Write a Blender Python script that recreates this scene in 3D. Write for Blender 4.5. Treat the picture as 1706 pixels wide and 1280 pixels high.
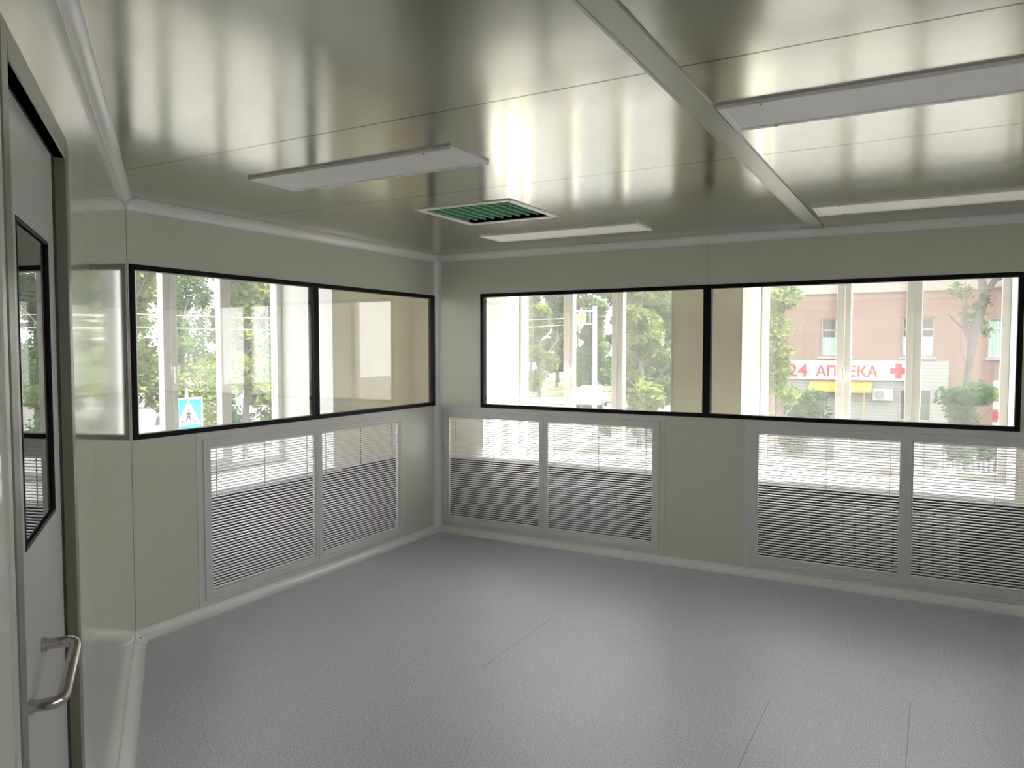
import bpy, math, random
from mathutils import Vector, Matrix
random.seed(7)
for o in list(bpy.data.objects): bpy.data.objects.remove(o)
COL = bpy.context.scene.collection
SC = bpy.context.scene
# ------------------------------------------------------------ camera
EYE = 1.607
cam = bpy.data.objects.new('camera', bpy.data.cameras.new('camera'))
COL.objects.link(cam)
cam.data.sensor_width = 36.0
cam.data.lens = 1252/1706*36
cam.data.clip_end = 500
cam.location = (0, 0, EYE)
cam.rotation_euler = (math.radians(90-2.76), 0, math.radians(29.35))
SC.camera = cam
# ------------------------------------------------------------ light
SC.view_settings.view_transform = 'Standard'
SC.view_settings.look = 'None'
SC.view_settings.gamma = 1
SC.view_settings.use_curve_mapping = False
SC.view_settings.exposure = 1.6
w = bpy.data.worlds.new('overcast_sky'); SC.world = w
w.use_nodes = True
bg = w.node_tree.nodes['Background']
bg.inputs[0].default_value = (0.98, 0.97, 1.0, 1)
bg.inputs[1].default_value = 2.2
sl = bpy.data.lights.new('sun', 'SUN'); sl.energy = 13.0; sl.angle = 0.02; sl.color = (1, .95, .86)
sun = bpy.data.objects.new('sun', sl); COL.objects.link(sun)
sun.rotation_euler = Vector((0.80, 0.50, 1.18)).to_track_quat('Z', 'Y').to_euler()

# ------------------------------------------------------------ materials
def mat(name, col, rough=.5, metal=0., spec=.5, noise=None, bump=None, aniso=0, coat=0):
    m = bpy.data.materials.new(name); m.use_nodes = True
    nt = m.node_tree; p = nt.nodes['Principled BSDF']
    p.inputs['Base Color'].default_value = (*col, 1)
    p.inputs['Roughness'].default_value = rough
    p.inputs['Metallic'].default_value = metal
    p.inputs['Specular IOR Level'].default_value = spec
    p.inputs['Coat Weight'].default_value = coat
    p.inputs['Anisotropic'].default_value = aniso
    if noise or bump:
        tc = nt.nodes.new('ShaderNodeTexCoord')
    if noise:
        scale, amt = noise[:2]
        n = nt.nodes.new('ShaderNodeTexNoise'); n.inputs['Scale'].default_value = scale; n.inputs['Detail'].default_value = 4
        nt.links.new(tc.outputs['Object'], n.inputs['Vector'])
        r = nt.nodes.new('ShaderNodeMapRange')
        r.inputs['From Min'].default_value = .3; r.inputs['From Max'].default_value = .7
        r.inputs['To Min'].default_value = 1-amt; r.inputs['To Max'].default_value = 1+amt
        nt.links.new(n.outputs['Fac'], r.inputs['Value'])
        v = nt.nodes.new('ShaderNodeVectorMath'); v.operation = 'SCALE'
        v.inputs[0].default_value = col
        nt.links.new(r.outputs[0], v.inputs['Scale']); nt.links.new(v.outputs[0], p.inputs['Base Color'])
    if bump:
        scale, st = bump[:2]
        n = nt.nodes.new('ShaderNodeTexNoise'); n.inputs['Scale'].default_value = scale; n.inputs['Detail'].default_value = 3
        if len(bump) > 2:
            mp = nt.nodes.new('ShaderNodeMapping'); mp.inputs['Scale'].default_value = bump[2]
            nt.links.new(tc.outputs['Object'], mp.inputs[0]); nt.links.new(mp.outputs[0], n.inputs['Vector'])
        else: nt.links.new(tc.outputs['Object'], n.inputs['Vector'])
        b = nt.nodes.new('ShaderNodeBump'); b.inputs['Strength'].default_value = st; b.inputs['Distance'].default_value = .01
        nt.links.new(n.outputs['Fac'], b.inputs['Height']); nt.links.new(b.outputs[0], p.inputs['Normal'])
    return m

def glassmat(name, tint=(.93, .95, .93), haze=0.0, hazecol=(.8, .85, .8), refl=1.0):
    m = bpy.data.materials.new(name); m.use_nodes = True
    nt = m.node_tree; nt.nodes.clear(); N = nt.nodes.new; L = nt.links.new
    out = N('ShaderNodeOutputMaterial')
    tr = N('ShaderNodeBsdfTransparent'); tr.inputs[0].default_value = (*tint, 1)
    gl = N('ShaderNodeBsdfGlossy'); gl.inputs['Roughness'].default_value = 0.0
    lw = N('ShaderNodeLayerWeight'); lw.inputs[0].default_value = .5
    pw = N('ShaderNodeMath'); pw.operation = 'POWER'; pw.inputs[1].default_value = 5
    L(lw.outputs['Facing'], pw.inputs[0])
    ma = N('ShaderNodeMath'); ma.operation = 'MULTIPLY_ADD'; ma.inputs[1].default_value = .95; ma.inputs[2].default_value = .045*refl
    L(pw.outputs[0], ma.inputs[0])
    mx = N('ShaderNodeMixShader'); L(ma.outputs[0], mx.inputs[0]); L(tr.outputs[0], mx.inputs[1]); L(gl.outputs[0], mx.inputs[2])
    last = mx
    if haze:
        df = N('ShaderNodeBsdfTranslucent'); df.inputs[0].default_value = (*hazecol, 1)
        m2 = N('ShaderNodeMixShader'); m2.inputs[0].default_value = haze
        L(mx.outputs[0], m2.inputs[1]); L(df.outputs[0], m2.inputs[2]); last = m2
    L(last.outputs[0], out.inputs[0])
    return m

def leafmat(name, col, tr=.45):
    m = bpy.data.materials.new(name); m.use_nodes = True
    nt = m.node_tree; nt.nodes.clear(); N = nt.nodes.new; L = nt.links.new
    out = N('ShaderNodeOutputMaterial')
    tc = N('ShaderNodeTexCoord'); n = N('ShaderNodeTexNoise'); n.inputs['Scale'].default_value = 1.3; n.inputs['Detail'].default_value = 5
    L(tc.outputs['Object'], n.inputs['Vector'])
    cr = N('ShaderNodeValToRGB'); cr.color_ramp.elements[0].position = .35; cr.color_ramp.elements[1].position = .68
    cr.color_ramp.elements[0].color = (col[0]*.65, col[1]*.75, col[2]*.8, 1); cr.color_ramp.elements[1].color = (col[0]*1.45, col[1]*1.25, col[2], 1)
    L(n.outputs['Fac'], cr.inputs[0])
    d = N('ShaderNodeBsdfDiffuse'); t = N('ShaderNodeBsdfTranslucent')
    L(cr.outputs[0], d.inputs[0]); L(cr.outputs[0], t.inputs[0])
    mx = N('ShaderNodeMixShader'); mx.inputs[0].default_value = tr
    L(d.outputs[0], mx.inputs[1]); L(t.outputs[0], mx.inputs[2]); L(mx.outputs[0], out.inputs[0])
    return m

def ceiling_material():
    # brushed off-white sheet steel, thin dark joints between the sheets
    m = mat('ceiling_steel', (.60, .60, .545), .2, metal=.85, spec=.8, aniso=0.0)
    nt = m.node_tree; N = nt.nodes.new; L = nt.links.new; p = nt.nodes['Principled BSDF']
    g = N('ShaderNodeNewGeometry'); sx = N('ShaderNodeSeparateXYZ'); L(g.outputs['Position'], sx.inputs[0])
    def math_(op, a, b=None):
        n = N('ShaderNodeMath'); n.operation = op
        for i, v in enumerate((a, b)):
            if v is None: continue
            if isinstance(v, (int, float)): n.inputs[i].default_value = v
            else: L(v, n.inputs[i])
        return n.outputs[0]
    y = math_('ADD', sx.outputs['Y'], -2.115)
    y = math_('ADD', y, 111.5)
    f = math_('MODULO', y, 1.115)
    ln = math_('LESS_THAN', f, .009)
    lim = math_('LESS_THAN', sx.outputs['Y'], 3.6)
    ln = math_('MULTIPLY', ln, lim)
    mx = N('ShaderNodeMix'); mx.data_type = 'RGBA'
    mx.inputs['A'].default_value = (.47, .465, .415, 1); mx.inputs['B'].default_value = (.10, .10, .085, 1)
    L(ln, mx.inputs['Factor']); L(mx.outputs['Result'], p.inputs['Base Color'])
    # rolled sheet waviness
    tc = N('ShaderNodeTexCoord'); mp = N('ShaderNodeMapping'); mp.inputs['Scale'].default_value = (.7, 3.0, 1)
    L(tc.outputs['Object'], mp.inputs[0])
    n1 = N('ShaderNodeTexNoise'); n1.inputs['Scale'].default_value = 1.6; n1.inputs['Detail'].default_value = 2
    L(mp.outputs[0], n1.inputs['Vector'])
    b = N('ShaderNodeBump'); b.inputs['Strength'].default_value = .12; b.inputs['Distance'].default_value = .003
    L(n1.outputs['Fac'], b.inputs['Height']); L(b.outputs[0], p.inputs['Normal'])
    r = N('ShaderNodeMapRange'); r.inputs['To Min'].default_value = .13; r.inputs['To Max'].default_value = .20
    L(n1.outputs['Fac'], r.inputs['Value']); L(r.outputs[0], p.inputs['Roughness'])
    return m

def floor_material():
    m = mat('speckled_vinyl', (.30, .30, .31), .42, spec=.45)
    nt = m.node_tree; N = nt.nodes.new; L = nt.links.new; p = nt.nodes['Principled BSDF']
    tc = N('ShaderNodeTexCoord')
    n1 = N('ShaderNodeTexNoise'); n1.inputs['Scale'].default_value = 130; n1.inputs['Detail'].default_value = 3; n1.inputs['Roughness'].default_value = .7
    n2 = N('ShaderNodeTexNoise'); n2.inputs['Scale'].default_value = 1.2; n2.inputs['Detail'].default_value = 2
    L(tc.outputs['Object'], n1.inputs['Vector']); L(tc.outputs['Object'], n2.inputs['Vector'])
    cr = N('ShaderNodeValToRGB'); cr.color_ramp.elements[0].position = .32; cr.color_ramp.elements[1].position = .66
    cr.color_ramp.elements[0].color = (.36, .355, .40, 1); cr.color_ramp.elements[1].color = (.80, .79, .88, 1)
    L(n1.outputs['Fac'], cr.inputs[0])
    r = N('ShaderNodeMapRange'); r.inputs['To Min'].default_value = .9; r.inputs['To Max'].default_value = 1.1
    L(n2.outputs['Fac'], r.inputs['Value'])
    v = N('ShaderNodeVectorMath'); v.operation = 'SCALE'; L(cr.outputs[0], v.inputs[0]); L(r.outputs[0], v.inputs['Scale'])
    g = N('ShaderNodeNewGeometry'); sx = N('ShaderNodeSeparateXYZ'); L(g.outputs['Position'], sx.inputs[0])
    tot = None
    for x0, y0, y1 in ((-1.95, 3.15, 3.95), (-.62, 1.0, 3.5), (-.06, 1.0, 3.8)):   # welded sheet joints
        a = N('ShaderNodeMath'); a.operation = 'COMPARE'; a.inputs[1].default_value = x0; a.inputs[2].default_value = .002; L(sx.outputs['X'], a.inputs[0])
        c = N('ShaderNodeMath'); c.operation = 'COMPARE'; c.inputs[1].default_value = (y0+y1)/2; c.inputs[2].default_value = (y1-y0)/2; L(sx.outputs['Y'], c.inputs[0])
        d = N('ShaderNodeMath'); d.operation = 'MULTIPLY'; L(a.outputs[0], d.inputs[0]); L(c.outputs[0], d.inputs[1])
        if tot is None: tot = d
        else:
            e = N('ShaderNodeMath'); e.operation = 'MAXIMUM'; L(tot.outputs[0], e.inputs[0]); L(d.outputs[0], e.inputs[1]); tot = e
    mx = N('ShaderNodeMix'); mx.data_type = 'RGBA'; mx.inputs['B'].default_value = (.13, .13, .13, 1)
    sc = N('ShaderNodeMath'); sc.operation = 'MULTIPLY'; sc.inputs[1].default_value = .6; L(tot.outputs[0], sc.inputs[0])
    L(sc.outputs[0], mx.inputs['Factor']); L(v.outputs[0], mx.inputs['A']); L(mx.outputs['Result'], p.inputs['Base Color'])
    b = N('ShaderNodeBump'); b.inputs['Strength'].default_value = .06; b.inputs['Distance'].default_value = .001
    L(n1.outputs['Fac'], b.inputs['Height']); L(b.outputs[0], p.inputs['Normal'])
    return m

WALLC = (.60, .61, .525)
M = dict(
    wall=mat('painted_steel_panel', WALLC, .28, spec=.5, bump=(2.0, .04, (1, 1, .3))),
    wallg=mat('glossy_steel_panel', WALLC, .065, spec=.9, bump=(2.0, .02, (1, 1, .3))),
    ceil=ceiling_material(), floor=floor_material(),
    alu=mat('white_powder_coat', (.66, .66, .64), .32, spec=.5),
    cove=mat('white_aluminium_cove', (.80, .80, .79), .22, spec=.8),
    slat=mat('lit_slat', (.86, .86, .88), .35),  # whiter than the frame coat, room light on the slats put into colour
    strip=mat('grey_aluminium_strip', (.42, .43, .38), .35, metal=.4),
    trimgrey=mat('joint_profile', (.40, .40, .36), .35, metal=.3),
    joint=mat('dark_joint', (.05, .05, .045), .6),
    black=mat('black_border', (.005, .005, .007), .45, spec=.15),
    gasket=mat('black_gasket', (.008, .008, .008), .6),
    walldark=mat('grey_partition', (.16, .16, .15), .5),
    door=mat('door_sheet', (.50, .50, .49), .3, spec=.5),
    frame=mat('door_frame_olive', (.17, .17, .125), .3, spec=.5),
    steel=mat('brushed_stainless', (.62, .60, .55), .18, metal=1),
    plastic=mat('white_plastic', (.80, .80, .80), .4),
    diff=mat('milky_diffuser', (.88, .88, .88), .5, spec=.3),
    lframe=mat('light_frame_white', (.82, .82, .80), .4),
    screw=mat('dark_screw', (.04, .04, .04), .4),
    filt=mat('green_filter_fleece', (.06, .30, .13), .85, noise=(60, .3)),
    ridge=mat('pale_green_ridge', (.35, .6, .42), .8),
    dark=mat('dark_interior', (.02, .02, .02), .8),
    glass=glassmat('clear_glass', (.97, .97, .955), 0.0, refl=1.7),
    glass2=glassmat('veiled_outer_glass', (.95, .955, .945), 0.028, (.9, .95, .9)),  # translucent veil mixed in to wash out the view outside
    doorglass=glassmat('door_glass', (.45, .47, .45), 0.0, refl=2),
    pvc=mat('white_pvc', (.80, .79, .74), .35),
    plaster=mat('cream_plaster', (.84, .79, .64), .8, noise=(3, .05)),
    reveal=mat('pale_reveal_plaster', (.80, .80, .78), .8),
    sill=mat('white_sill', (.78, .77, .76), .4),
    outerlow=mat('gap_shade_plaster', (.03, .026, .026), .8, noise=(4, .15)),  # near-black, shade behind the grilles put into the colour
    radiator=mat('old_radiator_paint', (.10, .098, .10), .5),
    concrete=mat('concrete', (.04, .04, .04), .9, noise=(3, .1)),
    pink=mat('rose_render', (.20, .125, .105), .9, noise=(.6, .10)),
    palepink=mat('pale_band', (.28, .24, .22), .9),
    siding=None,
    asphalt=mat('asphalt', (.10, .10, .105), .9, noise=(2, .1)),
    pave=mat('paving', (.15, .148, .14), .9, noise=(2, .1)),
    grass=mat('lawn', (.10, .17, .06), .9, noise=(3, .3)),
    bark=mat('bark', (.09, .075, .075), .9, noise=(4, .3)),
    leafA=leafmat('leaf_green', (.075, .135, .05)),
    leafB=leafmat('leaf_bright', (.13, .18, .06)),
    leafC=leafmat('leaf_dark', (.05, .10, .055)),
    signwhite=mat('sign_white', (.40, .41, .43), .5),
    signred=mat('sign_red', (.30, .01, .025), .5),
    signblue=mat('sign_blue', (.0, .16, .36), .4),
    signyel=mat('sign_yellow', (.85, .42, .03), .4),
    awn=mat('yellow_awning', (.40, .25, .04), .7),
    ac=mat('ac_white', (.36, .36, .36), .5),
    acd=mat('ac_grille', (.14, .14, .15), .5),
    wdark=mat('dark_window', (.05, .065, .06), .2),
    wframe=mat('window_frame_grey', (.30, .25, .24), .6),
    curtain=mat('green_curtain', (.30, .48, .38), .9),
    curtw=mat('white_curtain', (.7, .7, .68), .9),
    pole=mat('pole_paint', (.26, .30, .34), .5, metal=.2),
    carw=mat('car_white', (.4, .41, .42), .25, spec=.6),
    card=mat('car_glass', (.03, .035, .04), .1),
    tyre=mat('tyre', (.02, .02, .02), .8),
    skin=mat('skin', (.55, .33, .24), .6),
    hair=mat('hair', (.08, .05, .03), .7),
    cloth=mat('rose_dress', (.62, .42, .42), .8),
    wire=mat('cable', (.55, .55, .55), .5),
    hwall=mat('far_house_wall', (.50, .48, .45), .9, noise=(2, .1)),
    hroof=mat('far_house_roof', (.20, .22, .24), .8),
)
def siding_material():
    m = mat('horizontal_siding', (.46, .47, .44), .6)
    nt = m.node_tree; N = nt.nodes.new; L = nt.links.new; p = nt.nodes['Principled BSDF']
    g = N('ShaderNodeNewGeometry'); sx = N('ShaderNodeSeparateXYZ'); L(g.outputs['Position'], sx.inputs[0])
    a = N('ShaderNodeMath'); a.operation = 'ADD'; a.inputs[1].default_value = 50; L(sx.outputs['Z'], a.inputs[0])
    b = N('ShaderNodeMath'); b.operation = 'MODULO'; b.inputs[1].default_value = .13; L(a.outputs[0], b.inputs[0])
    c = N('ShaderNodeMath'); c.operation = 'LESS_THAN'; c.inputs[1].default_value = .018; L(b.outputs[0], c.inputs[0])
    mx = N('ShaderNodeMix'); mx.data_type = 'RGBA'; mx.inputs['A'].default_value = (.26, .27, .255, 1); mx.inputs['B'].default_value = (.15, .155, .15, 1)
    L(c.outputs[0], mx.inputs['Factor']); L(mx.outputs['Result'], p.inputs['Base Color'])
    return m
M['siding'] = siding_material()

# ------------------------------------------------------------ frames of reference
XA, YB, H = -3.7865, 5.3963, 2.40
TH = math.radians(53.6)
DC = Vector((-math.sin(TH), math.cos(TH), 0)); NC = Vector((math.cos(TH), math.sin(TH), 0)); CD = -.217
SCORN = 4.544          # where the door wall meets the left window wall
def fr(origin, u):
    u = Vector(u).normalized(); z = Vector((0, 0, 1)); y = z.cross(u)
    m = Matrix((u, y, z)).transposed().to_4x4(); m.translation = origin
    return m
FW = Matrix.Identity(4)
FA = fr((XA, 0, 0), (0, 1, 0))       # local x along wall, local +y into the wall, -y into the room
FB = fr((0, YB, 0), (1, 0, 0))
FC = fr(NC*CD, DC)
XD = 3.2
FD = fr((XD, 0, 0), (0, -1, 0))      # right wall: local x = -Y
YE = -2.5
FE = fr((0, YE, 0), (-1, 0, 0))

class MB:
    def __init__(s): s.v = []; s.f = []; s.smooth = []
    def face(s, idx, sm=False): s.f.append(idx); s.smooth.append(sm)
    def box(s, x0, x1, y0, y1, z0, z1):
        b = len(s.v)
        s.v += [(x, y, z) for x in (x0, x1) for y in (y0, y1) for z in (z0, z1)]
        for q in ((0, 1, 3, 2), (4, 6, 7, 5), (0, 4, 5, 1), (2, 3, 7, 6), (0, 2, 6, 4), (1, 5, 7, 3)): s.face([b+i for i in q])
        return s
    def bbox(s, x0, x1, y0, y1, z0, z1, c=.003):
        # box whose room side (-y) edges are chamfered
        b = len(s.v)
        s.v += [(x0, y1, z0), (x1, y1, z0), (x1, y1, z1), (x0, y1, z1),
                (x0, y0+c, z0), (x1, y0+c, z0), (x1, y0+c, z1), (x0, y0+c, z1),
                (x0+c, y0, z0+c), (x1-c, y0, z0+c), (x1-c, y0, z1-c), (x0+c, y0, z1-c)]
        for q in ((3, 2, 1, 0), (0, 1, 5, 4), (1, 2, 6, 5), (2, 3, 7, 6), (3, 0, 4, 7), (4, 5, 9, 8), (5, 6, 10, 9), (6, 7, 11, 10), (7, 4, 8, 11), (8, 9, 10, 11)):
            s.face([b+i for i in q])
        return s
    def ring(s, x0, x1, z0, z1, t, y0, y1, c=.002):
        # rectangular frame of bars, mitred
        b = len(s.v)
        for (y, d) in ((y1, 0), (y0+c, 0), (y0, c), (y0, t-c), (y0+c, t), (y1, t)):
            s.v += [(x0+d, y, z0+d), (x1-d, y, z0+d), (x1-d, y, z1-d), (x0+d, y, z1-d)]
        for k in range(6):
            k2 = (k+1) % 6
            for i in range(4):
                j = (i+1) % 4
                s.face([b+k*4+i, b+k*4+j, b+k2*4+j, b+k2*4+i])
        return s
    def tube(s, pts, r, n=12, cap=True):
        b = len(s.v); P = [Vector(p) for p in pts]; rr = r if isinstance(r, (list, tuple)) else [r]*len(P)
        up = None
        for i, p in enumerate(P):
            d = (P[min(i+1, len(P)-1)] - P[max(i-1, 0)]).normalized()
            if up is None:
                up = Vector((0, 0, 1)) if abs(d.z) < .9 else Vector((1, 0, 0))
            a = d.cross(up).normalized(); c = a.cross(d).normalized(); up = c
            for k in range(n):
                t = 2*math.pi*k/n
                s.v.append(tuple(p + rr[i]*(a*math.cos(t)+c*math.sin(t))))
        for i in range(len(P)-1):
            for k in range(n):
                s.face([b+i*n+k, b+i*n+(k+1) % n, b+(i+1)*n+(k+1) % n, b+(i+1)*n+k], True)
        if cap:
            s.face([b+k for k in range(n)][::-1]); s.face([b+(len(P)-1)*n+k for k in range(n)])
        return s
    def extrude(s, prof, x0, x1, m0=0, m1=0, sm=True):
        # prof: list of (y, z); ends slide with -y by m0 / m1 for mitres
        b = len(s.v); n = len(prof)
        s.v += [(x0 + m0*(-y), y, z) for y, z in prof] + [(x1 - m1*(-y), y, z) for y, z in prof]
        for i in range(n):
            j = (i+1) % n
            s.face([b+i, b+j, b+n+j, b+n+i], sm)
        s.face([b+i for i in range(n)][::-1]); s.face([b+n+i for i in range(n)])
        return s
    def prism(s, poly, z0, z1):
        b = len(s.v); n = len(poly)
        s.v += [(x, y, z0) for x, y in poly] + [(x, y, z1) for x, y in poly]
        for i in range(n):
            j = (i+1) % n; s.face([b+i, b+j, b+n+j, b+n+i])
        s.face([b+i for i in range(n)][::-1]); s.face([b+n+i for i in range(n)])
        return s
    def build(s, name, m, root=None, frame=None, org=(0, 0, 0), fixn=True, under=None):
        """frame coordinates in, one mesh object out (local to root or standing by itself)"""
        me = bpy.data.meshes.new(name)
        if root is not None: org = root['_org']
        O = Vector(org)
        me.from_pydata([tuple(Vector(v)-O) for v in s.v], [], s.f)
        me.polygons.foreach_set('use_smooth', s.smooth)
        me.update()
        if fixn:
            import bmesh
            bm = bmesh.new(); bm.from_mesh(me); bmesh.ops.recalc_face_normals(bm, faces=bm.faces[:]); bm.to_mesh(me); bm.free()
        if any(s.smooth):
            try: me.set_sharp_from_angle(angle=math.radians(40))
            except Exception: pass
        me.materials.append(M[m] if isinstance(m, str) else m)
        o = bpy.data.objects.new(name, me); COL.objects.link(o)
        if root is not None: o.parent = under or root
        else: o.matrix_world = (frame or FW) @ Matrix.Translation(O)
        return o

ROOTS = []
def thing(name, frame, org, label=None, cat=None, group=None, kind=None):
    o = bpy.data.objects.new(name, None); COL.objects.link(o)
    o.empty_display_size = .1
    o.matrix_world = frame @ Matrix.Translation(Vector(org)); o['_org'] = tuple(org); ROOTS.append(o)
    return tag(o, label, cat, group, kind)
def tag(o, label=None, cat=None, group=None, kind=None):
    if label: o['label'] = label
    if cat: o['category'] = cat
    if group: o['group'] = group
    if kind: o['kind'] = kind
    return o
def struct(o, label=None, cat=None):
    return tag(o, label, cat, None, 'structure')
def sub(o, root):           # make o (built in root's frame) a sub-part of part o2
    o.parent = root; return o

# ------------------------------------------------------------ room shell
def wall_with_holes(mb, u0, u1, z0, z1, holes, y0, y1):
    us = sorted({u0, u1, *[h[0] for h in holes], *[h[1] for h in holes]})
    zs = sorted({z0, z1, *[h[2] for h in holes], *[h[3] for h in holes]})
    us = [u for u in us if u0 <= u <= u1]; zs = [z for z in zs if z0 <= z <= z1]
    for i in range(len(us)-1):
        k = 0
        while k < len(zs)-1:
            cu = (us[i]+us[i+1])/2
            solid = lambda kk: not any(h[0] < cu < h[1] and h[2] < (zs[kk]+zs[kk+1])/2 < h[3] for h in holes)
            if solid(k):
                j = k
                while j+1 < len(zs)-1 and solid(j+1): j += 1
                mb.box(us[i], us[i+1], y0, y1, zs[k], zs[j+1]); k = j+1
            else: k += 1
WT = .05
YC = (CD - NC.x*XA)/NC.y       # y of the corner between door wall and left wall
xe = lambda y: (CD-NC.y*y)/NC.x
poly = [(XA, YC), (xe(YE), YE), (XD, YE), (XD, YB), (XA, YB)]
struct(MB().prism(poly, -.06, 0).build('floor', 'floor'), 'grey speckled vinyl floor', 'floor')
# ceiling with a square opening for the filter grille
V = (-2.59, -2.03, 3.555, 4.10)
mb = MB()
for (a, b, c, d) in ((XA, V[0], 2.6, YB), (V[0], V[1], 2.6, V[2]), (V[0], V[1], V[3], YB), (V[1], XD, 2.6, YB)): mb.box(a, b, c, d, H, H+.05)
mb.prism([(XA, 2.6), (XA, YC), (xe(YE), YE), (XD, YE), (XD, 2.6)], H, H+.05)
struct(mb.build('ceiling', 'ceil'), 'brushed off-white sheet metal ceiling', 'ceiling')

WA = (YC, 5.372, 1.104, 2.058)                # left inner window opening in its wall
WB = (-3.338, .455, 1.104, 2.058)
GA = (2.985, 4.88, .095, 1.048)               # grille openings
GB = (-3.70, -1.785, .095, 1.052)
GC = (-1.10, .82, .095, 1.052)
mb = MB(); wall_with_holes(mb, YC, YB, 0, H, [WA, GA], 0, WT)
struct(mb.build('wall_left', 'wall', frame=FA), 'painted steel panel wall with the crossing sign behind its window', 'wall')
WB2 = (.56, 2.9, 1.104, 2.058)
mb = MB(); wall_with_holes(mb, XA, XD, 0, H, [WB, GB, GC, WB2], 0, WT)
struct(mb.build('wall_back', 'wall', frame=FB), 'painted steel panel wall below and above the long window', 'wall')
DO = (1.335, 1.99, 0, 2.035)                   # door opening (along the door wall)
mb = MB(); wall_with_holes(mb, -3.95, SCORN+.03, 0, H, [DO], 0, WT)
struct(mb.build('wall_door', 'wallg', frame=FC), 'glossy painted steel wall beside the door', 'wall')
WD = (-2.7, .7, .95, 2.25)
mb = MB(); wall_with_holes(mb, -YB, -YE, 0, H, [WD], 0, WT)
struct(mb.build('wall_right', 'wall', frame=FD), 'painted steel wall out of frame to the right', 'wall')
struct(MB().box(-XD, -xe(YE), 0, WT, 0, H).build('wall_rear', 'walldark', frame=FE), 'grey partition wall behind the viewer', 'wall')
# thin dark joints between wall panels
def tr(n, o): return struct(o)
tn = [0]
def trim(mb, m, frame, org=(0, 0, 0), label=None):
    tn[0] += 1
    o = mb.build('trim_%d' % tn[0], m, frame=frame, org=org); struct(o, label, 'trim'); return o
trim(MB().box(-1.431, -1.428, -.0006, 0, 2.062, H-.045), 'trimgrey', FB, label='thin vertical panel joint above the middle of the long window')
trim(MB().box(YC+.0, YC+.007, -.003, 0, .05, H-.05), 'wall', FA, label='thin metal corner bead between door wall and window wall')

# concave cove profiles
def cove(r=.05, n=8, flip=False):
    pts = [(0, 0)]
    for i in range(n+1):
        t = math.pi/2*i/n
        pts.append((-(r - r*math.cos(t)), r - r*math.sin(t)))
    pts = [(0, 0), (0, r+.004), (-.003, r+.004)] + [(y-.003, z+.003) for y, z in pts[1:]] + [(-r-.004, .003), (-r-.004, 0)]
    if flip: pts = [(y, H-z) for y, z in pts]
    return pts
k = 1/math.tan(math.radians(143.6/2))
for fl, nm in ((False, 'baseboard_'), (True, 'trim_ceiling_')):
    pr = cove(flip=fl)
    for side, f, a, b, m0, m1 in (('left', FA, YC, YB, k, 1), ('back', FB, XA, XD, 1, 1), ('door', FC, 2.08 if not fl else -3.9, SCORN, 0, k), ('right', FD, -YB, -YE, 1, 1)):
        lab = ('white rounded aluminium cove along the floor, ' if not fl else 'white rounded aluminium cove along the ceiling, ') + side + ' wall'
        if fl and side == 'door': pr = [(y*.7, H-(H-z)*.7) for y, z in pr]
        if fl: trim(MB().extrude(pr, a, b, m0, m1), 'cove', f, label=lab)
        else: struct(MB().extrude(pr, a, b, m0, m1).build(nm+side, 'cove', frame=f), lab, 'baseboard')
# vertical cove in the far corner
r = .048; pr = [(0, 0), (r+.003, 0), (r+.003, -.003)] + [(r - r*math.sin(t*math.pi/16)+.003, -(r - r*math.cos(t*math.pi/16))-.003) for t in range(9)] + [(.003, -r-.003), (0, -r-.003)]
mb = MB(); mb.prism([(XA+x, y) for x, y in pr], .045, H-.045)
for i in range(len(mb.smooth)-2): mb.smooth[i] = True
trim(mb, 'cove', FB, label='vertical rounded cove in the far corner')
# plastic cove joint at the near corner of the floor
t = thing('cove_connector', FC, (SCORN-.03, -.028, 0), 'white plastic cove connector at the floor corner beside the door wall', 'connector')
pr = [(y*1.14-.0, z*1.14) for y, z in cove()]
MB().extrude(pr, SCORN-.085, SCORN-.005, 0, k).build('shell', 'plastic', t)
mb = MB(); mb.tube([(SCORN-.05, -.022, .026), (SCORN-.05, -.026, .030)], .003, 8); mb.build('screw', 'screw', t)

# aluminium strip under the ceiling
prf = []
t = struct(MB().box(-.733, -.652, 1.0-3.4, YB-.05, H-.007, H).box(-.737, -.727, 1.0-3.4, YB-.05, H-.0085, H).build('trim_20', 'strip'), 'flat grey metal strip running across the ceiling', 'trim')

# ------------------------------------------------------------ inner windows (black border)
wn = [0]
def inner_window(frame, W, mulls, label, ml=True, mr=True):
    wn[0] += 1
    u0, u1, z0, z1 = W
    t = thing('window_%d' % wn[0], frame, ((u0+u1)/2, 0, z0), label, 'window', kind='structure')
    b = .029
    mb = MB(); mb.ring(u0, u1, z0, z1, b, -.006, WT, .001)
    for m in mulls: mb.box(m[0], m[1], -.0055, WT, z0+b*.9, z1-b*.9)
    mb.build('window_frame', 'black', t)
    edges = [u0+b] + [x for m in mulls for x in m] + [u1-b]
    for i in range(0, len(edges), 2):
        MB().box(edges[i]-.003, edges[i+1]+.003, .010, .016, z0+b-.003, z1-b+.003).build('pane', 'glass', t)
    return t
inner_window(FA, (YC+.012, 5.372, 1.104, 2.058), [(3.908, 3.954)], 'black bordered interior window in the left wall, crossing sign seen through it')
inner_window(FB, WB, [(-1.457, -1.402)], 'long black bordered interior window in the back wall')
inner_window(FB, WB2, [], 'black bordered interior window of the back wall past the right frame edge')
inner_window(FD, WD, [(-.95, -.90)], 'unseen window added to the right wall for side light')  # added out of view to bring side light into the room

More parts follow.
